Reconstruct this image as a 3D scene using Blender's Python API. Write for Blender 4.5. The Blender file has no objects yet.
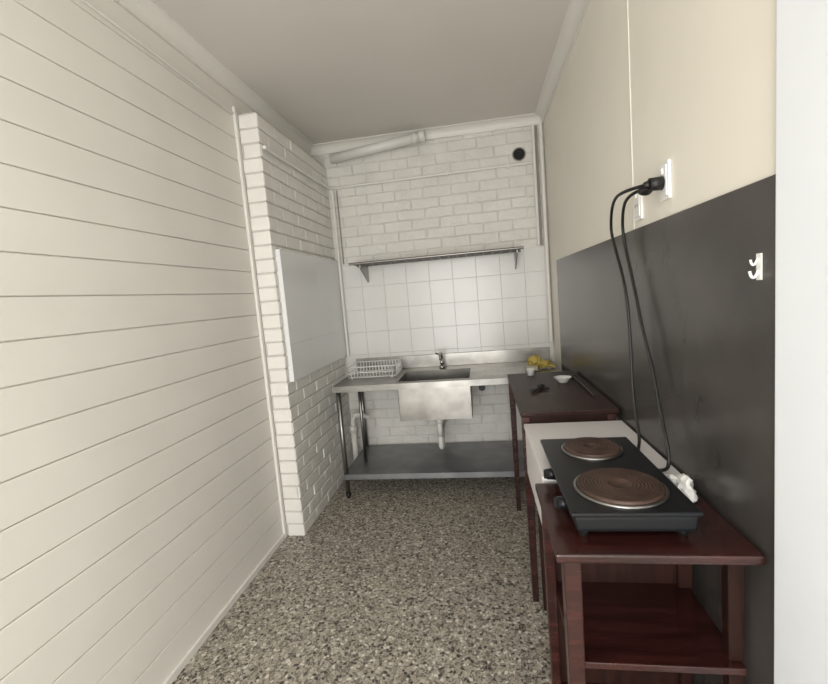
import bpy, bmesh, math, random
from mathutils import Vector, Matrix, noise
random.seed(4)
S = bpy.context.scene
S.view_settings.view_transform = 'Standard'

# ---------------------------------------------------------------- materials
def mat(name, col, rough=0.5, metal=0.0, bump=0.0, bscale=20.0, var=0.0, vscale=4.0, coat=0.0, stretch=None, spec=0.5):
    m = bpy.data.materials.new(name); m.use_nodes = True
    nt = m.node_tree; b = nt.nodes['Principled BSDF']
    b.inputs['Base Color'].default_value = (*col, 1)
    b.inputs['Roughness'].default_value = rough
    b.inputs['Metallic'].default_value = metal
    b.inputs['Coat Weight'].default_value = coat
    b.inputs['Specular IOR Level'].default_value = spec
    tc = nt.nodes.new('ShaderNodeTexCoord')
    mp = nt.nodes.new('ShaderNodeMapping')
    nt.links.new(tc.outputs['Object'], mp.inputs[0])
    if stretch: mp.inputs['Scale'].default_value = stretch
    if bump > 0:
        n = nt.nodes.new('ShaderNodeTexNoise'); n.inputs['Scale'].default_value = bscale
        n.inputs['Detail'].default_value = 5
        bp = nt.nodes.new('ShaderNodeBump'); bp.inputs['Strength'].default_value = bump
        bp.inputs['Distance'].default_value = 0.01
        nt.links.new(mp.outputs[0], n.inputs['Vector'])
        nt.links.new(n.outputs['Fac'], bp.inputs['Height'])
        nt.links.new(bp.outputs[0], b.inputs['Normal'])
    if var > 0:
        n = nt.nodes.new('ShaderNodeTexNoise'); n.inputs['Scale'].default_value = vscale
        n.inputs['Detail'].default_value = 6
        r = nt.nodes.new('ShaderNodeValToRGB')
        r.color_ramp.elements[0].position = 0.3; r.color_ramp.elements[1].position = 0.7
        r.color_ramp.elements[0].color = (*[c*(1-var) for c in col], 1)
        r.color_ramp.elements[1].color = (*[min(1, c*(1+var*0.6)) for c in col], 1)
        nt.links.new(mp.outputs[0], n.inputs['Vector'])
        nt.links.new(n.outputs['Fac'], r.inputs[0])
        nt.links.new(r.outputs[0], b.inputs['Base Color'])
    return m

M_ship = mat('paint_shiplap', (0.78,0.76,0.71), 0.45, bump=0.05, bscale=30, var=0.03, vscale=3)
M_cream = mat('paint_cream', (0.87,0.835,0.745), 0.45, bump=0.03, bscale=60, var=0.02)
M_white = mat('wall_white_door_light', (0.84,0.88,0.93), 0.4, var=0.02)  # bluish door light on the near right wall, put into the colour
M_trim = mat('paint_trim', (0.77,0.755,0.71), 0.4)
M_ceil = mat('paint_ceiling', (0.70,0.67,0.625), 0.7, var=0.03, vscale=2)
M_brick = mat('painted_brick', (0.74,0.725,0.685), 0.45, bump=0.8, bscale=30, var=0.07, vscale=6)
M_brick_p = mat('painted_brick_pier', (0.82,0.805,0.765), 0.4, bump=0.6, bscale=30, var=0.05, vscale=6)
M_mortar = mat('shaded_mortar', (0.665,0.65,0.61), 0.6, bump=0.8, bscale=60, var=0.12, vscale=7)  # darker than the brick paint, joint shade put into the colour
M_mortar_p = mat('shaded_mortar_pier', (0.60,0.585,0.55), 0.6, bump=0.8, bscale=60, var=0.12, vscale=7)  # pier joints darkened in place of shading lost to grazing light
M_tile = mat('white_tile', (0.74,0.735,0.715), 0.22, var=0.03, vscale=2)
M_tile2 = mat('grey_white_tile', (0.80,0.81,0.815), 0.22, var=0.02, vscale=2)
M_grout = mat('grout', (0.58,0.57,0.54), 0.8)
M_panel = mat('dark_splashback', (0.066,0.060,0.056), 0.25, var=0.3, vscale=3, bump=0.03, bscale=6)
M_steel = mat('stainless_steel', (0.33,0.32,0.30), 0.33, metal=1.0, bump=0.03, bscale=40, var=0.3, vscale=6)
M_steel2 = mat('stainless_dull', (0.28,0.29,0.30), 0.42, metal=0.9, var=0.2, vscale=6)
M_tube = mat('steel_tube', (0.30,0.29,0.28), 0.35, metal=1.0)
M_chrome = mat('chrome', (0.5,0.5,0.5), 0.12, metal=1.0)
M_wood = mat('mahogany_varnish', (0.038,0.0105,0.009), 0.26, var=0.5, vscale=5, stretch=(1,9,9), bump=0.05, bscale=20, coat=0.2)
M_wood2 = mat('dark_varnished_wood', (0.030,0.011,0.008), 0.42, var=0.5, vscale=5, stretch=(9,1,1), spec=0.3)
M_mel = mat('white_melamine', (0.80,0.78,0.78), 0.35)
M_black = mat('black_enamel', (0.008,0.009,0.011), 0.28, spec=0.3)
M_rub = mat('black_rubber', (0.01,0.01,0.01), 0.45)
M_iron = mat('rusty_iron', (0.085,0.050,0.038), 0.5, metal=0.3, bump=0.2, bscale=60, var=0.5, vscale=14)
M_pvc = mat('white_pvc', (0.76,0.75,0.72), 0.35)
M_plast = mat('white_plastic', (0.85,0.85,0.83), 0.3)
M_dark = mat('dark_void', (0.01,0.01,0.01), 0.8)
M_yel = mat('yellow_rubber', (0.55,0.42,0.10), 0.45, var=0.25, vscale=20)
M_dirty = mat('grey_conduit', (0.30,0.29,0.27), 0.5)
M_pale = mat('pale_sponge', (0.55,0.5,0.35), 0.8, bump=0.5, bscale=90)
M_fill = mat('fill_housing_white', (0.9,0.9,0.9), 0.5)  # housing of the added overhead fill

def terrazzo():
    m = bpy.data.materials.new('terrazzo'); m.use_nodes = True
    nt = m.node_tree; b = nt.nodes['Principled BSDF']; L = nt.links.new
    b.inputs['Roughness'].default_value = 0.42
    tc = nt.nodes.new('ShaderNodeTexCoord')
    def chips(scale, cols):
        v = nt.nodes.new('ShaderNodeTexVoronoi'); v.inputs['Scale'].default_value = scale
        L(tc.outputs['Object'], v.inputs['Vector'])
        sp = nt.nodes.new('ShaderNodeSeparateColor'); L(v.outputs['Color'], sp.inputs[0])
        r = nt.nodes.new('ShaderNodeValToRGB'); r.color_ramp.interpolation = 'CONSTANT'
        els = r.color_ramp.elements
        els[0].position = 0; els[0].color = (*cols[0][1],1)
        els[1].position = cols[1][0]; els[1].color = (*cols[1][1],1)
        for p,c in cols[2:]:
            e = els.new(p); e.color = (*c,1)
        L(sp.outputs[0], r.inputs[0])
        e = nt.nodes.new('ShaderNodeTexVoronoi'); e.feature='DISTANCE_TO_EDGE'; e.inputs['Scale'].default_value = scale
        L(tc.outputs['Object'], e.inputs['Vector'])
        return r, e, sp
    r1,e1,s1 = chips(72, [(0,(0.05,0.043,0.037)),(0.17,(0.37,0.335,0.275)),(0.42,(0.50,0.46,0.39)),(0.64,(0.17,0.147,0.12)),(0.80,(0.66,0.63,0.56)),(0.92,(0.26,0.23,0.19))])
    r2,e2,s2 = chips(170, [(0,(0.11,0.096,0.082)),(0.25,(0.37,0.34,0.285)),(0.6,(0.44,0.41,0.35)),(0.82,(0.20,0.177,0.15))])
    mr = nt.nodes.new('ShaderNodeMath'); mr.operation='GREATER_THAN'; mr.inputs[1].default_value=0.07
    L(e1.outputs['Distance'], mr.inputs[0])
    g = nt.nodes.new('ShaderNodeMath'); g.operation='GREATER_THAN'; g.inputs[1].default_value=0.25
    L(s1.outputs[1], g.inputs[0])
    mu = nt.nodes.new('ShaderNodeMath'); mu.operation='MULTIPLY'; L(mr.outputs[0], mu.inputs[0]); L(g.outputs[0], mu.inputs[1])
    mx = nt.nodes.new('ShaderNodeMix'); mx.data_type='RGBA'
    L(mu.outputs[0], mx.inputs[0]); L(r2.outputs[0], mx.inputs[6]); L(r1.outputs[0], mx.inputs[7])
    L(mx.outputs[2], b.inputs['Base Color'])
    return m
M_terr = terrazzo()

# ---------------------------------------------------------------- helpers
def mkobj(name, bm, m, parent=None, smooth=False, recalc=True):
    me = bpy.data.meshes.new(name)
    if recalc: bmesh.ops.recalc_face_normals(bm, faces=bm.faces)
    bm.to_mesh(me); bm.free()
    o = bpy.data.objects.new(name, me); S.collection.objects.link(o)
    ms = m if isinstance(m,(list,tuple)) else [m]
    for x in ms: me.materials.append(x)
    if smooth:
        for p in me.polygons: p.use_smooth = True
    if parent: o.parent = parent
    return o
def addbox(bm, x0,x1,y0,y1,z0,z1, bev=0.0, seg=2, mi=0):
    t = bmesh.new()
    bmesh.ops.create_cube(t, size=1)
    for v in t.verts:
        v.co = Vector(((x0+x1)/2+v.co.x*(x1-x0), (y0+y1)/2+v.co.y*(y1-y0), (z0+z1)/2+v.co.z*(z1-z0)))
    if bev>0:
        bmesh.ops.bevel(t, geom=t.edges[:], offset=bev, segments=seg, affect='EDGES', profile=0.6)
    for f in t.faces: f.material_index = mi
    me = bpy.data.meshes.new('tmp'); t.to_mesh(me); t.free(); bm.from_mesh(me); bpy.data.meshes.remove(me)
def box(name, x0,x1,y0,y1,z0,z1, m, parent=None, bev=0.0):
    bm = bmesh.new(); addbox(bm,x0,x1,y0,y1,z0,z1,bev); return mkobj(name,bm,m,parent)
def empty(name):
    e = bpy.data.objects.new(name, None); S.collection.objects.link(e); e.empty_display_size=0.1; return e
def cyl(name, p0, p1, r, m, parent=None, r2=None, seg=32, smooth=True):
    p0=Vector(p0); p1=Vector(p1); d=p1-p0
    bm=bmesh.new()
    bmesh.ops.create_cone(bm, cap_ends=True, segments=seg, radius1=r, radius2=r if r2 is None else r2, depth=d.length)
    q = Vector((0,0,1)).rotation_difference(d.normalized()).to_matrix().to_4x4()
    bmesh.ops.transform(bm, matrix=Matrix.Translation((p0+p1)/2)@q, verts=bm.verts)
    o = mkobj(name,bm,m,parent)
    if smooth:
        for p in o.data.polygons: p.use_smooth = len(p.vertices)==4
    return o
def tube(name, pts, r, m, parent=None, smooth=True, cyc=False, res=8):
    c = bpy.data.curves.new(name,'CURVE'); c.dimensions='3D'; c.bevel_depth=r; c.bevel_resolution=3; c.use_fill_caps=True
    c.resolution_u = res
    if smooth:
        s = c.splines.new('NURBS'); s.points.add(len(pts)-1)
        for p,q in zip(s.points,pts): p.co=(*q,1)
        s.order_u=3; s.use_endpoint_u=not cyc; s.use_cyclic_u=cyc
    else:
        s = c.splines.new('POLY'); s.points.add(len(pts)-1)
        for p,q in zip(s.points,pts): p.co=(*q,1)
        s.use_cyclic_u=cyc
    c.materials.append(m)
    o = bpy.data.objects.new(name,c)
    S.collection.objects.link(o)
    me = bpy.data.meshes.new_from_object(o.evaluated_get(bpy.context.evaluated_depsgraph_get()))
    bpy.data.objects.remove(o)
    ob = bpy.data.objects.new(name, me); S.collection.objects.link(ob)
    if not me.materials: me.materials.append(m)
    for p in me.polygons: p.use_smooth=True
    if parent: ob.parent=parent
    return ob
def lathe(name, prof, cen, m, parent=None, seg=64, mats=None):
    bm=bmesh.new(); rings=[]
    for r,z in prof:
        if r<1e-6: rings.append([bm.verts.new((cen[0],cen[1],cen[2]+z))])
        else: rings.append([bm.verts.new((cen[0]+r*math.cos(2*math.pi*i/seg),cen[1]+r*math.sin(2*math.pi*i/seg),cen[2]+z)) for i in range(seg)])
    for k in range(len(rings)-1):
        a,b=rings[k],rings[k+1]
        for i in range(seg):
            j=(i+1)%seg
            if len(a)==1 and len(b)==1: continue
            if len(a)==1: f=bm.faces.new((a[0],b[i],b[j]))
            elif len(b)==1: f=bm.faces.new((a[i],a[j],b[0]))
            else: f=bm.faces.new((a[i],a[j],b[j],b[i]))
            f.smooth=True
    return mkobj(name,bm,m,parent)

# ---------------------------------------------------------------- room dims
XL,XR,YB,YF,ZC = -1.365,0.60,3.78,-1.6,2.85
XP,YP = -1.235,2.57       # pier face / pier front

box('floor', XL-0.15,XR+0.15,YF-0.15,YB+0.15,-0.1,0,M_terr)
box('ceiling', XL-0.15,XR+0.15,YF-0.15,YB+0.15,ZC,ZC+0.1,M_ceil)
bm=bmesh.new()
addbox(bm, XL-0.12,XL-0.010,YF,YB,0,ZC)
z=0.02; n=0
while z<ZC:
    z1=min(z+0.1315,ZC)
    addbox(bm, XL-0.012,XL,YF,YP,z+0.0016,z1-0.0016,0.0025,1)
    z=z1
addbox(bm, XL-0.012,XL,YP,YB,2.6,ZC)
mkobj('wall_left',bm,M_ship)
box('trim_1', XL+0.0005,XL+0.018,YP-0.035,YP-0.008,0,2.70,M_trim,bev=0.003)
bm=bmesh.new()
addbox(bm, XR,XR+0.12,YF,YB,0,ZC)
mkobj('wall_right',bm,M_cream)
box('trim_2', XR-0.003,XR,1.79,1.80,1.68,ZC-0.08,M_cream,bev=0.001)
box('wall_right_lit_strip', XR-0.014,XR,0.35,0.975,0,ZC-0.08,M_white,bev=0.004)  # near part of right wall, its cool white stands in for door light
bm=bmesh.new()
addbox(bm, XL,-1.15,YF-0.12,YF,0,ZC); addbox(bm, 0.45,XR,YF-0.12,YF,0,ZC); addbox(bm,-1.15,0.45,YF-0.12,YF,2.3,ZC)
mkobj('wall_front',bm,M_cream)
bm=bmesh.new()
addbox(bm,-1.2,-1.13,YF,YF+0.02,0,2.35); addbox(bm,0.43,0.50,YF,YF+0.02,0,2.35); addbox(bm,-1.2,0.50,YF,YF+0.02,2.28,2.35)
mkobj('door_1_frame',bm,M_trim)

# bricks
def bricks(bm, u0,u1,z0,z1, place, depth=0.011, L=0.235, H=0.086, skip=None, gap=0.009):
    row=0; z=z0
    while z<z1-0.02:
        zt=min(z+H-gap,z1)
        u=u0-(L/2 if row%2 else 0)+random.uniform(-0.012,0.012)
        while u<u1-0.01:
            a=max(u,u0); b=min(u+L-gap-0.001,u1)
            if b-a>0.03 and not (skip and skip(a,b,z,zt)):
                place(bm,a,b,z,zt,depth+random.uniform(-0.0015,0.002))
            u+=L
        z+=H; row+=1
def jit(v,a): return v+Vector((random.uniform(-a,a),random.uniform(-a,a),random.uniform(-a,a)))
def brickface(bm, quad, nrm, d, ins=(0.0015,0.006), ja=0.0015):
    c=sum(quad,Vector())/4
    if (quad[1]-quad[0]).cross(quad[2]-quad[1]).dot(nrm)<0: quad=quad[::-1]
    rings=[]
    for k,(i_,h) in enumerate([(0,-0.004),(ins[0],d*0.65),(ins[1],d)]):
        ring=[]
        for q in quad:
            dv=c-q
            off=Vector([math.copysign(min(i_,abs(x)),x) if abs(x)>1e-6 else 0 for x in dv])
            ring.append(bm.verts.new(jit(q+off+nrm*h, ja if k else 0.0)))
        rings.append(ring)
    for a,b in zip(rings,rings[1:]):
        for i in range(4):
            bm.faces.new((a[i],a[(i+1)%4],b[(i+1)%4],b[i]))
    bm.faces.new(rings[-1])
bm=bmesh.new()
addbox(bm, XL,XR,YB,YB+0.12,0,ZC,mi=1)
def pl_back(bm,a,b,z,zt,d):
    brickface(bm,[Vector((a,YB,z)),Vector((b,YB,z)),Vector((b,YB,zt)),Vector((a,YB,zt))],Vector((0,-1,0)),d,ja=0.002)
bricks(bm, XP,XR,0.0,ZC-0.07,pl_back, depth=0.005, gap=0.007, L=0.24, skip=lambda a,b,z,zt: zt>0.92 and z<1.80)
mkobj('wall_back',bm,[M_brick,M_mortar],recalc=False)

# pier
bm=bmesh.new()
PT=2.665
addbox(bm, XL+0.0005,XP,YP,YB-0.0005,0,PT,mi=1)
def pl_side(bm,a,b,z,zt,d):
    brickface(bm,[Vector((XP,a,z)),Vector((XP,b,z)),Vector((XP,b,zt)),Vector((XP,a,zt))],Vector((1,0,0)),d,ja=0.001)
def pl_front(bm,a,b,z,zt,d):
    brickface(bm,[Vector((a,YP,z)),Vector((b,YP,z)),Vector((b,YP,zt)),Vector((a,YP,zt))],Vector((0,-1,0)),d,ja=0.001)
bricks(bm, YP-0.006,YB,0.0,PT,pl_side,depth=0.008, gap=0.010, skip=lambda a,b,z,zt: (z>1.04 and zt<1.85 and a>2.62))
bricks(bm, XL+0.018,XP+0.006,0.0,PT,pl_front,depth=0.007,L=0.25,gap=0.009)
mkobj('wall_brick_pier',bm,[M_brick_p,M_mortar_p],recalc=False)

# tiles
def tiles(name, rng_u, rng_z, mk, size=0.2, gap=0.003, mats=None):
    bm=bmesh.new()
    u0,u1=rng_u; z0,z1=rng_z
    mk(bm,u0,u1,z0,z1,0.0005,0.006,1)
    z=z1
    while z>z0+0.01:
        za=max(z-size,z0); u=u0
        while u<u1-0.01:
            ub=min(u+size,u1)
            mk(bm,u+gap/2,ub-gap/2,za+gap/2,z-gap/2,0.004,0.009,0)
            u=ub
        z=za
    return mkobj(name,bm,mats or [M_tile,M_grout])
def mkb(bm,a,b,z0,z1,d0,d1,mi): addbox(bm,a,b,YB-d1,YB-d0,z0,z1,0.0012 if mi==0 else 0,1,mi)
tiles('tile_splashback',(XP+0.03,XR-0.002),(0.90,1.82),mkb,gap=0.0025)
def mks(bm,a,b,z0,z1,d0,d1,mi): addbox(bm,XP+d0+0.024*(mi==0),XP+d1+0.026,a,b,z0,z1,0.0012 if mi==0 else 0,1,mi)
tiles('tile_panel',(2.61,YB-0.012),(1.02,1.86),mks,size=0.60,gap=0.0012,mats=[M_tile2,M_tile2])

# splashback panel on right wall
bm=bmesh.new(); addbox(bm, XR-0.008,XR-0.0003,0.98,3.42,0.03,1.680,0.001,1)
mkobj('dark_splashback_panel',bm,M_panel)

# cornices
def cornice(name, p0, p1, inward):
    bm=bmesh.new(); p0=Vector(p0);p1=Vector(p1);inn=Vector(inward); w=0.07
    prof=[(0,0),(0,-w),(0.012,-w)]
    for i in range(7):
        a=math.radians(90*i/6); prof.append((0.012+(w-0.012)*(1-math.cos(a)), -w+0.006+(w-0.012)*math.sin(a)))
    prof.append((w,0))
    rs=[]
    for p in (p0,p1): rs.append([bm.verts.new(p+inn*u+Vector((0,0,v))) for u,v in prof])
    n=len(prof)
    for i in range(n): bm.faces.new((rs[0][i],rs[0][(i+1)%n],rs[1][(i+1)%n],rs[1][i]))
    bm.faces.new(rs[0]); bm.faces.new(rs[1])
    mkobj(name,bm,M_trim)
cornice('trim_3',(XL,YF,ZC),(XL,YB,ZC),(1,0,0))
cornice('trim_4',(XR,YF,ZC),(XR,YB,ZC),(-1,0,0))
cornice('trim_5',(XL,YB,ZC),(XR,YB,ZC),(0,-1,0))
box('baseboard_left',XL+0.0005,XL+0.016,YF,YP-0.035,0,0.035,M_trim,bev=0.004)

# ---------------------------------------------------------------- pipes & conduits
e=empty('waste_pipe')
cyl('pipe',(-1.15,YB-0.10,2.700),(-0.37,YB-0.12,2.775),0.038,M_pvc,e)
cyl('end_cap',(-0.39,YB-0.12,2.773),(-0.34,YB-0.122,2.778),0.045,M_pvc,e)
cyl('coupling',(-0.44,YB-0.118,2.767),(-0.41,YB-0.119,2.770),0.042,M_pvc,e)
e=empty('water_pipe')
tube('run',[(XP+0.030,YP+0.0,2.46),(XP+0.030,3.2,2.47),(XP+0.032,YB-0.06,2.48),(XP+0.06,YB-0.028,2.48),(-0.6,YB-0.026,2.485),(0.50,YB-0.026,2.49)],0.012,M_pvc,e,smooth=False)
for i,x in enumerate((-0.8,-0.2,0.3)):
    box('clip_%d'%i,x,x+0.02,YB-0.039,YB-0.013,2.47,2.50,M_pvc,e)
e=empty('electrical_conduit')
tube('riser_a',[(XP+0.05,YB-0.035,1.02),(XP+0.05,YB-0.035,2.46)],0.014,M_trim,e,smooth=False)
tube('riser_b',[(XP+0.085,YB-0.020,1.83),(XP+0.085,YB-0.020,2.46)],0.006,M_dirty,e,smooth=False)
e=empty('electrical_conduit.001')
tube('riser_a',[(0.515,YB-0.04,1.83),(0.515,YB-0.04,2.77)],0.012,M_trim,e,smooth=False)
tube('riser_b',[(0.54,YB-0.022,1.83),(0.54,YB-0.022,2.77)],0.009,M_dirty,e,smooth=False)
tube('riser_c',[(0.575,YB-0.033,1.03),(0.575,YB-0.033,2.77)],0.016,M_trim,e,smooth=False)
e=empty('ceiling_cable')
tube('cable',[(XL+0.008,0.2,2.70),(XL+0.008,1.4,2.68),(XL+0.008,YP-0.04,2.66)],0.006,M_trim,e)
e=empty('round_wall_vent')
cyl('hole',(0.40,YB-0.016,2.57),(0.40,YB-0.012,2.57),0.047,M_dark,e)
tube('rim',[(0.40+0.05*math.cos(a*math.pi/12),YB-0.015,2.57+0.05*math.sin(a*math.pi/12)) for a in range(24)],0.005,M_dirty,e,smooth=False,cyc=True)

# ---------------------------------------------------------------- wall shelf
e=empty('stainless_wall_shelf')
x0,x1,y0,y1,zs=-1.03,0.37,YB-0.27,YB-0.011,1.803
tube('front_rail',[(x0,y0,zs),(x1,y0,zs)],0.011,M_tube,e,smooth=False)
tube('rear_rail',[(x0,y1-0.012,zs),(x1,y1-0.012,zs)],0.011,M_tube,e,smooth=False)
for k in range(4):
    y=y0+0.05+k*0.045
    tube('slat_rail_%d'%k,[(x0+0.03,y,zs),(x1-0.03,y,zs)],0.007,M_tube,e,smooth=False)
for i,x in enumerate((x0+0.09,x1-0.05)):
    bm=bmesh.new()
    t=0.004
    pts=[(y1,zs-0.012),(y1,zs-0.15),(y1-0.03,zs-0.15),(y0,zs-0.035),(y0,zs-0.012)]
    a=[bm.verts.new((x-t,p,q)) for p,q in pts]; b=[bm.verts.new((x+t,p,q)) for p,q in pts]
    for k in range(5): bm.faces.new((a[k],a[(k+1)%5],b[(k+1)%5],b[k]))
    bm.faces.new(a); bm.faces.new(b)
    mkobj('bracket_%d'%i,bm,M_tube,e)
bm=bmesh.new()
k=x0+0.04
while k<x1-0.02:
    addbox(bm,k,k+0.006,y0,y1-0.01,zs-0.012,zs-0.004); k+=0.07
mkobj('cross_bars',bm,M_tube,e)

# ---------------------------------------------------------------- sink bench
e=empty('stainless_sink_bench')
bx0,bx1,by0,by1,bz=-1.12,0.56,3.07,YB-0.012,0.875
sx0,sx1,sy0,sy1=-0.64,-0.10,3.14,3.56
bm=bmesh.new(); t=0.003
addbox(bm,bx0,bx1,by0,sy0,bz-t,bz); addbox(bm,bx0,bx1,sy1,by1,bz-t,bz)
addbox(bm,bx0,sx0,sy0,sy1,bz-t,bz); addbox(bm,sx1,bx1,sy0,sy1,bz-t,bz)
addbox(bm,bx0,bx1,by0-0.003,by0,bz-0.04,bz+0.004)
addbox(bm,bx0-0.003,bx0,by0,by1,bz-0.04,bz+0.004)
addbox(bm,bx1,bx1+0.003,by0,by1,bz-0.04,bz+0.004)
mkobj('bench_top',bm,M_steel,e)
box('upstand',bx0,bx1,by1-0.02,by1,bz,bz+0.11,M_steel,e,bev=0.003)
bm=bmesh.new(); zb=0.580
addbox(bm,sx0,sx0+t,sy0,sy1,zb,bz);addbox(bm,sx1-t,sx1,sy0,sy1,zb,bz)
addbox(bm,sx0,sx1,sy0,sy0+t,zb,bz);addbox(bm,sx0,sx1,sy1-t,sy1,zb,bz);addbox(bm,sx0,sx1,sy0,sy1,zb-t,zb)
mkobj('bowl',bm,M_steel,e)
bm=bmesh.new()
addbox(bm,sx0-0.012,sx1+0.012,sy0-0.012,sy0+0.002,bz,bz+0.004,0.001,1);addbox(bm,sx0-0.012,sx1+0.012,sy1-0.002,sy1+0.012,bz,bz+0.004,0.001,1)
addbox(bm,sx0-0.012,sx0+0.002,sy0,sy1,bz,bz+0.004,0.001,1);addbox(bm,sx1-0.002,sx1+0.012,sy0,sy1,bz,bz+0.004,0.001,1)
mkobj('bowl_rim',bm,M_steel,e)
bm=bmesh.new()
for k in range(8): addbox(bm,0.0+k*0.05,0.012+k*0.05,3.2,3.6,bz,bz+0.003,0.001,1)
mkobj('drain_grooves',bm,M_steel,e)
i=0
for x in (-1.09,0.53):
    for y in (3.10,3.72):
        cyl('leg_%d'%i,(x,y,0.03),(x,y,bz-0.004),0.018,M_tube,e)
        cyl('foot_%d'%i,(x,y,0.0),(x,y,0.04),0.014,M_rub,e,r2=0.022); i+=1
cyl('brace',(-1.0,3.35,0.19),(-1.0,3.35,bz-0.004),0.013,M_tube,e)
bm=bmesh.new()
addbox(bm,-1.10,0.545,3.085,3.735,0.185,0.19)
addbox(bm,-1.10,0.545,3.082,3.086,0.150,0.192,0.001,1)
addbox(bm,-1.103,-1.10,3.085,3.735,0.150,0.192)
mkobj('undershelf',bm,M_steel2,e)
box('rear_rail',-1.09,0.53,3.71,3.73,0.80,0.84,M_tube,e)
cyl('waste_flange',(-0.37,3.35,0.54),(-0.37,3.35,0.58),0.045,M_pvc,e)
cyl('tailpipe',(-0.37,3.35,0.38),(-0.37,3.35,0.55),0.022,M_pvc,e)
cyl('trap_nut',(-0.37,3.35,0.49),(-0.37,3.35,0.53),0.032,M_pvc,e)
tube('trap',[(-0.37,3.35,0.42),(-0.37,3.35,0.30),(-0.37,3.40,0.27),(-0.37,3.47,0.27),(-0.37,3.50,0.32),(-0.37,3.5,0.38),(-0.37,3.56,0.40),(-0.37,3.765,0.40)],0.022,M_pvc,e)

e=empty('water_valve')
tube('body',[(-0.02,3.60,0.70),(-0.02,3.60,0.76),(0.02,3.60,0.78),(0.08,3.6,0.74)],0.011,M_rub,e)
tube('riser',[(-0.02,YB-0.016,0.72),(-0.02,3.62,0.72),(-0.02,3.60,0.72)],0.012,M_tube,e,smooth=False)
cyl('handle',(-0.02,3.60,0.71),(-0.02,3.55,0.71),0.026,M_rub,e)
cyl('nut',(0.06,3.60,0.75),(0.09,3.60,0.73),0.020,M_rub,e)
e=empty('floor_waste_pipe')
cyl('riser',(-1.16,3.60,0.0),(-1.16,3.60,0.42),0.024,M_pvc,e)
cyl('collar',(-1.16,3.60,0.36),(-1.16,3.60,0.42),0.034,M_pvc,e)
tube('elbow',[(-1.16,3.6,0.40),(-1.16,3.6,0.5),(-1.10,3.6,0.52),(-1.06,3.62,0.5),(-1.03,3.64,0.48)],0.020,M_pvc,e)

# tap
e=empty('sink_tap')
tx,ty=-0.34,3.63
cyl('base',(tx,ty,bz),(tx,ty,bz+0.03),0.026,M_chrome,e,r2=0.02)
cyl('stem',(tx,ty,bz+0.02),(tx,ty,bz+0.085),0.015,M_chrome,e)
tube('spout',[(tx,ty,bz+0.07),(tx,ty,bz+0.13),(tx,ty-0.04,bz+0.15),(tx,ty-0.13,bz+0.14),(tx,ty-0.15,bz+0.10)],0.010,M_chrome,e)
tube('lever',[(tx,ty,bz+0.085),(tx-0.01,ty+0.01,bz+0.12),(tx-0.05,ty+0.0,bz+0.135)],0.008,M_chrome,e)

# dish rack
e=empty('wire_dish_rack')
rx0,rx1,ry0,ry1,rz=-1.08,-0.69,3.36,3.66,bz
for k,zz in enumerate((rz+0.012,rz+0.05,rz+0.095)):
    tube('hoop_%d'%k,[(rx0,ry0,zz),(rx1,ry0,zz),(rx1,ry1,zz),(rx0,ry1,zz)],0.004,M_plast,e,smooth=False,cyc=True)
bm=bmesh.new(); 
k=rx0
while k<=rx1+0.001:
    for y in (ry0,ry1): addbox(bm,k-0.002,k+0.002,y-0.002,y+0.002,rz+0.01,rz+0.097)
    addbox(bm,k-0.0018,k+0.0018,ry0,ry1,rz+0.010,rz+0.0135)
    k+=0.026
k=ry0
while k<=ry1+0.001:
    for x in (rx0,rx1): addbox(bm,x-0.002,x+0.002,k-0.002,k+0.002,rz+0.01,rz+0.097)
    k+=0.03
for x in (rx0+0.03,rx1-0.03):
    for y in (ry0,ry1): addbox(bm,x-0.004,x+0.004,y-0.004,y+0.004,rz+0.0005,rz+0.014)
mkobj('wires',bm,M_plast,e)

def blob(name, cen, sc, m, parent, amp=0.25, fr=3.0, sub=4, seed=0, zmin=None):
    bm=bmesh.new(); bmesh.ops.create_icosphere(bm,subdivisions=sub,radius=1)
    for v in bm.verts:
        n=noise.noise(v.co*fr+Vector((seed,seed*1.7,0)))+0.5*noise.noise(v.co*fr*2.3+Vector((seed,0,3)))
        v.co*=1+amp*n
        v.co=Vector((v.co.x*sc[0]+cen[0],v.co.y*sc[1]+cen[1],v.co.z*sc[2]+cen[2]))
        if zmin is not None and v.co.z<zmin: v.co.z=zmin
    return mkobj(name,bm,m,parent,smooth=True)
e=empty('rubber_gloves')
g=bz+0.003
blob('cuff',(0.40,3.42,g+0.045),(0.055,0.05,0.048),M_yel,e,0.3,2.5,zmin=g+0.001)
blob('palm',(0.46,3.38,g+0.030),(0.05,0.04,0.03),M_yel,e,0.25,2.0,seed=3,zmin=g+0.001)
for k in range(4):
    tube('finger_%d'%k,[(0.47,3.365+k*0.015,g+0.02),(0.50,3.355+k*0.02,g+0.026),(0.535,3.35+k*0.024,g+0.012)],0.009,M_yel,e)
e=empty('dish_sponge')
bm=bmesh.new(); addbox(bm,0.31,0.40,3.26,3.32,bz+0.004,bz+0.040,0.008,3); mkobj('sponge_body',bm,M_pale,e)

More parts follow.
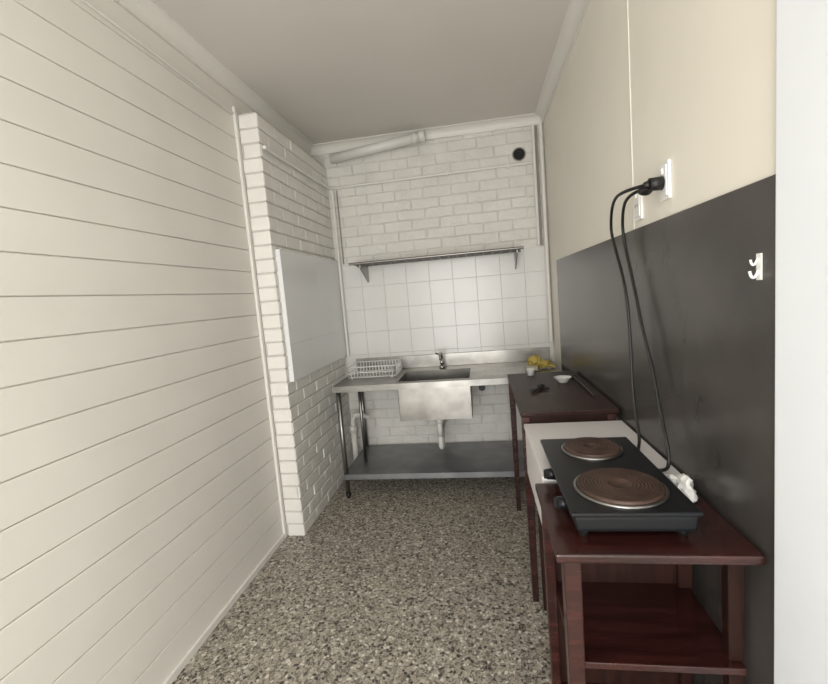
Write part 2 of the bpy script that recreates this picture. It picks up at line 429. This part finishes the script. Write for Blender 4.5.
# ---------------------------------------------------------------- far dark table
def leg(name, x,y,z0,z1,w,m,e,taper=0.7):
    bm=bmesh.new(); addbox(bm,x-w/2,x+w/2,y-w/2,y+w/2,z0,z1,0.003,1)
    for v in bm.verts:
        f=1-(1-taper)*(1-(v.co.z-z0)/(z1-z0)); v.co.x=x+(v.co.x-x)*f; v.co.y=y+(v.co.y-y)*f
    return mkobj(name,bm,m,e)
e=empty('dark_wood_table')
tx0,tx1,ty0,ty1,tz=0.155,0.580,1.985,2.92,0.935
box('table_top',tx0,tx1,ty0,ty1,tz-0.022,tz,M_wood2,e,bev=0.004)
bm=bmesh.new()
addbox(bm,tx0+0.02,tx0+0.04,ty0+0.03,ty1-0.03,tz-0.10,tz-0.022);addbox(bm,tx1-0.04,tx1-0.02,ty0+0.03,ty1-0.03,tz-0.10,tz-0.022)
addbox(bm,tx0+0.03,tx1-0.03,ty0+0.02,ty0+0.04,tz-0.10,tz-0.022);addbox(bm,tx0+0.03,tx1-0.03,ty1-0.04,ty1-0.02,tz-0.10,tz-0.022)
mkobj('apron',bm,M_wood2,e)
i=0
for x in (tx0+0.022,tx1-0.032):
    for y in (ty0+0.022,ty1-0.032): leg('leg_%d'%i,x,y,0,tz-0.022,0.04,M_wood,e); i+=1

# white cabinet (low drawer table)
e=empty('white_side_cabinet')
cx0,cx1,cy0,cy1,cz=0.165,0.585,1.40,1.975,0.885
box('cabinet_top',cx0,cx1,cy0,cy1,cz-0.018,cz,M_mel,e,bev=0.002)
bm=bmesh.new(); cb=cz-0.23
addbox(bm,cx0+0.004,cx0+0.022,cy0+0.004,cy1-0.004,cb,cz-0.018,0.001,1)
addbox(bm,cx1-0.02,cx1-0.004,cy0+0.004,cy1-0.004,cb,cz-0.018,0.001,1)
addbox(bm,cx0+0.022,cx1-0.02,cy1-0.02,cy1-0.004,cb,cz-0.018);addbox(bm,cx0+0.022,cx1-0.02,cy0+0.004,cy0+0.02,cb,cz-0.018)
addbox(bm,cx0+0.02,cx1-0.02,cy0+0.01,cy1-0.01,cb,cb+0.012)
mkobj('carcass',bm,M_mel,e)
i=0
for x in (cx1-0.03,cx0+0.05):
    for y in (cy0+0.03,cy1-0.03): leg('leg_%d'%i,x,y,0,cb+0.001,0.03,M_wood2,e); i+=1

# near red-brown table
e=empty('mahogany_side_table')
ax0,ax1,ay0,ay1,az=0.14,0.585,0.995,1.385,0.872
box('table_top',ax0,ax1,ay0,ay1,az-0.022,az,M_wood,e,bev=0.005)
leg('leg_0',ax0+0.04,ay0+0.045,0,az-0.022,0.042,M_wood,e,0.8)
leg('leg_1',ax1-0.03,ay0+0.075,0,az-0.022,0.036,M_wood2,e,0.8)
leg('leg_2',ax0+0.022,ay1-0.09,0,az-0.022,0.032,M_wood,e,0.8)
leg('leg_3',ax1-0.03,ay1-0.05,0,az-0.022,0.042,M_wood2,e,0.8)
box('lower_shelf',ax0+0.035,ax1-0.02,ay0+0.035,ay1-0.04,0.55,0.568,M_wood,e,bev=0.003)
box('bottom_shelf',ax0+0.035,ax1-0.02,ay0+0.035,ay1-0.04,0.20,0.22,M_wood,e,bev=0.003)
box('back_board',ax0+0.04,ax1-0.02,ay1-0.05,ay1-0.038,0.2,az-0.022,M_wood2,e)

# ---------------------------------------------------------------- hotplate
e=empty('double_electric_hotplate')
hx0,hx1,hy0,hy1,hz0,hz1=0.192,0.482,1.055,1.59,az+0.020,az+0.072
bm=bmesh.new(); addbox(bm,hx0,hx1,hy0,hy1,hz0,hz1-0.008,0.010,4)
for v in bm.verts:
    f=0.94+0.06*(v.co.z-hz0)/(hz1-hz0); v.co.x=(hx0+hx1)/2+(v.co.x-(hx0+hx1)/2)*f
mkobj('body',bm,M_black,e,smooth=False)
bm=bmesh.new(); addbox(bm,hx0-0.004,hx1+0.004,hy0-0.004,hy1+0.004,hz1-0.012,hz1,0.005,3)
mkobj('top_plate',bm,M_black,e)
for i,(px,py) in enumerate(((hx0+0.03,hy0+0.03),(hx1-0.03,hy0+0.03))):
    cyl('foot_%d'%i,(px,py,az),(px,py,hz0+0.004),0.012,M_rub,e)
for i,(px,py) in enumerate(((hx0+0.03,hy1-0.03),(hx1-0.03,hy1-0.03))):
    cyl('rear_foot_%d'%i,(px,py,cz),(px,py,hz0+0.004),0.012,M_rub,e)
def burner(name,c,r):
    lathe(name+'_ring',[(r+0.008,0),(r+0.009,0.004),(r+0.004,0.007),(r-0.001,0.005),(r-0.001,0)],(c[0],c[1],hz1),M_tube,e)
    prof=[(r-0.001,0),(r-0.001,0.012),(r-0.004,0.0145)]
    k=r-0.008
    while k>r*0.3:
        prof+=[(k,0.0145),(k-0.001,0.0138),(k-0.003,0.0138),(k-0.004,0.0145)]; k-=0.009
    prof+=[(r*0.27,0.0145),(r*0.24,0.010),(0.0,0.010)]
    lathe(name+'_iron_disc',prof,(c[0],c[1],hz1),M_iron,e)
burner('near_burner',(0.340,1.185),0.108)
burner('far_burner',(0.340,1.475),0.088)
for i,y in enumerate((1.17,1.36)):
    cyl('knob_%d'%i,(hx0+0.012,y,hz0+0.020),(hx0-0.018,y,hz0+0.020),0.019,M_black,e,r2=0.016)
    box('knob_grip_%d'%i,hx0-0.026,hx0-0.016,y-0.004,y+0.004,hz0+0.006,hz0+0.034,M_black,e,bev=0.0015)

# crumpled white bag
e=empty('crumpled_plastic_bag')
bm=bmesh.new(); bmesh.ops.create_icosphere(bm,subdivisions=3,radius=1)
for v in bm.verts:
    p=v.co.copy()
    n=0.8+0.5*noise.noise(p*1.3+Vector((5,0,0)))-0.5*abs(noise.noise(p*2.6+Vector((3,1,2))))
    q=p*n
    v.co=Vector((0.533+q.x*0.050+0.35*(q.y*0.02),1.285+q.y*0.075,az+0.026+q.z*0.042))
    v.co.z=max(v.co.z,az+0.001); v.co.x=min(max(v.co.x,0.494),0.583)
mkobj('bag_folds',bm,M_plast,e)

# items on dark table
e=empty('white_bowl')
lathe('bowl_shell',[(0,0.002),(0.022,0.0),(0.026,0.004),(0.047,0.030),(0.050,0.032),(0.045,0.030),(0.024,0.008),(0,0.006)],(0.45,2.58,tz),M_plast,e)
e=empty('black_tongs')
tube('arm_a',[(0.25,2.34,tz+0.007),(0.30,2.40,tz+0.02),(0.33,2.48,tz+0.007)],0.005,M_rub,e)
tube('arm_b',[(0.245,2.40,tz+0.007),(0.30,2.39,tz+0.014),(0.345,2.42,tz+0.007)],0.005,M_rub,e)
blob('head',(0.310,2.46,tz+0.013),(0.018,0.025,0.012),M_rub,e,0.3,2,sub=3,zmin=tz+0.001)
e=empty('serving_spoon')
tube('handle',[(0.53,2.20,tz+0.006),(0.53,2.45,tz+0.012),(0.53,2.66,tz+0.012)],0.006,M_rub,e)
blob('spoon_head',(0.53,2.70,tz+0.009),(0.022,0.035,0.008),M_rub,e,0.0,1,sub=3)
e=empty('plastic_cup')
lathe('cup_shell',[(0,0),(0.022,0),(0.026,0.040),(0.028,0.042),(0.025,0.040),(0.020,0.004),(0,0.004)],(0.30,2.84,tz),M_plast,e)

# ---------------------------------------------------------------- sockets, plug, cords
def socket(name,y,z,w=0.072,h=0.115):
    e=empty(name)
    box('plate',XR-0.010,XR-0.0003,y-w/2,y+w/2,z-h/2,z+h/2,M_plast,e,bev=0.003)
    box('insert',XR-0.013,XR-0.008,y-w/2+0.01,y+w/2-0.01,z-h/2+0.012,z+h/2-0.012,M_plast,e,bev=0.001)
    box('rocker',XR-0.017,XR-0.012,y-0.006,y+0.006,z+0.02,z+0.038,M_plast,e,bev=0.001)
    for k,dy in enumerate((-0.009,0.009)):
        box('slot_%d'%k,XR-0.0135,XR-0.0125,y+dy-0.0015,y+dy+0.0015,z-0.012,z,M_dark,e)
    return e
socket('power_socket',1.50,1.79)
socket('power_socket.001',1.73,1.765)
e=empty('power_plug')
cyl('body',(XR-0.014,1.50,1.785),(XR-0.052,1.50,1.785),0.021,M_rub,e,r2=0.019)
cyl('collar',(XR-0.05,1.50,1.785),(XR-0.068,1.502,1.785),0.015,M_rub,e,r2=0.008)
blob('adaptor',(XR-0.045,1.545,1.78),(0.022,0.03,0.02),M_rub,e,0.1,2,sub=3)
e=empty('power_cord')
tube('cord',[(0.535,1.51,1.785),(0.50,1.58,1.79),(0.51,1.74,1.79),(0.54,1.88,1.72),(0.545,1.88,1.66),(0.545,1.74,1.48),(0.55,1.72,1.30),(0.545,1.70,1.05),(0.54,1.62,0.93),(0.52,1.58,0.90),(0.50,1.53,0.91),(0.484,1.50,0.915)],0.0055,M_rub,e,res=12)
e=empty('power_cord.001')
tube('cord',[(0.54,1.55,1.78),(0.52,1.62,1.78),(0.545,1.75,1.74),(0.56,1.80,1.66),(0.56,1.70,1.48),(0.56,1.63,1.33),(0.565,1.55,1.18),(0.56,1.49,1.06),(0.555,1.42,0.97),(0.55,1.40,0.91),(0.535,1.41,0.893),(0.50,1.42,0.895),(0.484,1.42,0.90)],0.0055,M_rub,e,res=12)

# double hook on panel
e=empty('adhesive_wall_hook')
xw=XR-0.0085; hy,hzz=1.03,1.50
box('back_plate',xw-0.003,xw,hy-0.009,hy+0.009,hzz-0.026,hzz+0.030,M_plast,e,bev=0.0012)
tube('hook_a',[(xw-0.003,hy,hzz-0.005),(xw-0.008,hy,hzz-0.020),(xw-0.018,hy,hzz-0.020),(xw-0.020,hy,hzz-0.006)],0.003,M_plast,e)
tube('hook_b',[(xw-0.003,hy+0.002,hzz+0.020),(xw-0.008,hy+0.003,hzz+0.006),(xw-0.014,hy+0.006,hzz+0.008),(xw-0.015,hy+0.006,hzz+0.018)],0.0025,M_plast,e)

# ---------------------------------------------------------------- lights
def area(name,loc,rot,sx,sy,en,col,parent=None):
    l=bpy.data.lights.new(name,'AREA'); l.shape='RECTANGLE'; l.size=sx; l.size_y=sy; l.energy=en; l.color=col
    o=bpy.data.objects.new(name,l); S.collection.objects.link(o); o.location=loc; o.rotation_euler=rot
    if parent: o.parent=parent
    return o
area('daylight_doorway',(-0.35,YF-0.2,1.2),(math.radians(90),0,0),1.6,2.2,90,(1.0,0.972,0.935))
e=empty('added_overhead_fill')  # added out-of-view overhead fill, gives the bricks downward shading
box('housing',-0.95,0.15,-0.66,-0.54,ZC-0.05,ZC-0.0005,M_fill,e,bev=0.006)
area('overhead_fill_area',(-0.4,-0.60,ZC-0.056),(0,0,0),1.0,0.09,16,(1.0,0.97,0.93),e)
w=bpy.data.worlds.new('World'); S.world=w; w.use_nodes=True
w.node_tree.nodes['Background'].inputs[0].default_value=(0.8,0.9,1,1)
w.node_tree.nodes['Background'].inputs[1].default_value=1.0

# ---------------------------------------------------------------- camera
X=Vector((0.9862,0.0661,0.1525)); Y=Vector((0.1443,0.1150,-0.9829))
Y.normalize(); X=(X-Y*X.dot(Y)).normalized(); Z=X.cross(Y)
R=Matrix((X,Y,Z))
cam=bpy.data.cameras.new('camera'); co=bpy.data.objects.new('camera',cam); S.collection.objects.link(co)
co.matrix_world=Matrix.Translation((0,0,1.5))@R.to_4x4()
cam.sensor_width=36; cam.lens=436/828*36; cam.clip_start=0.05
S.camera=co
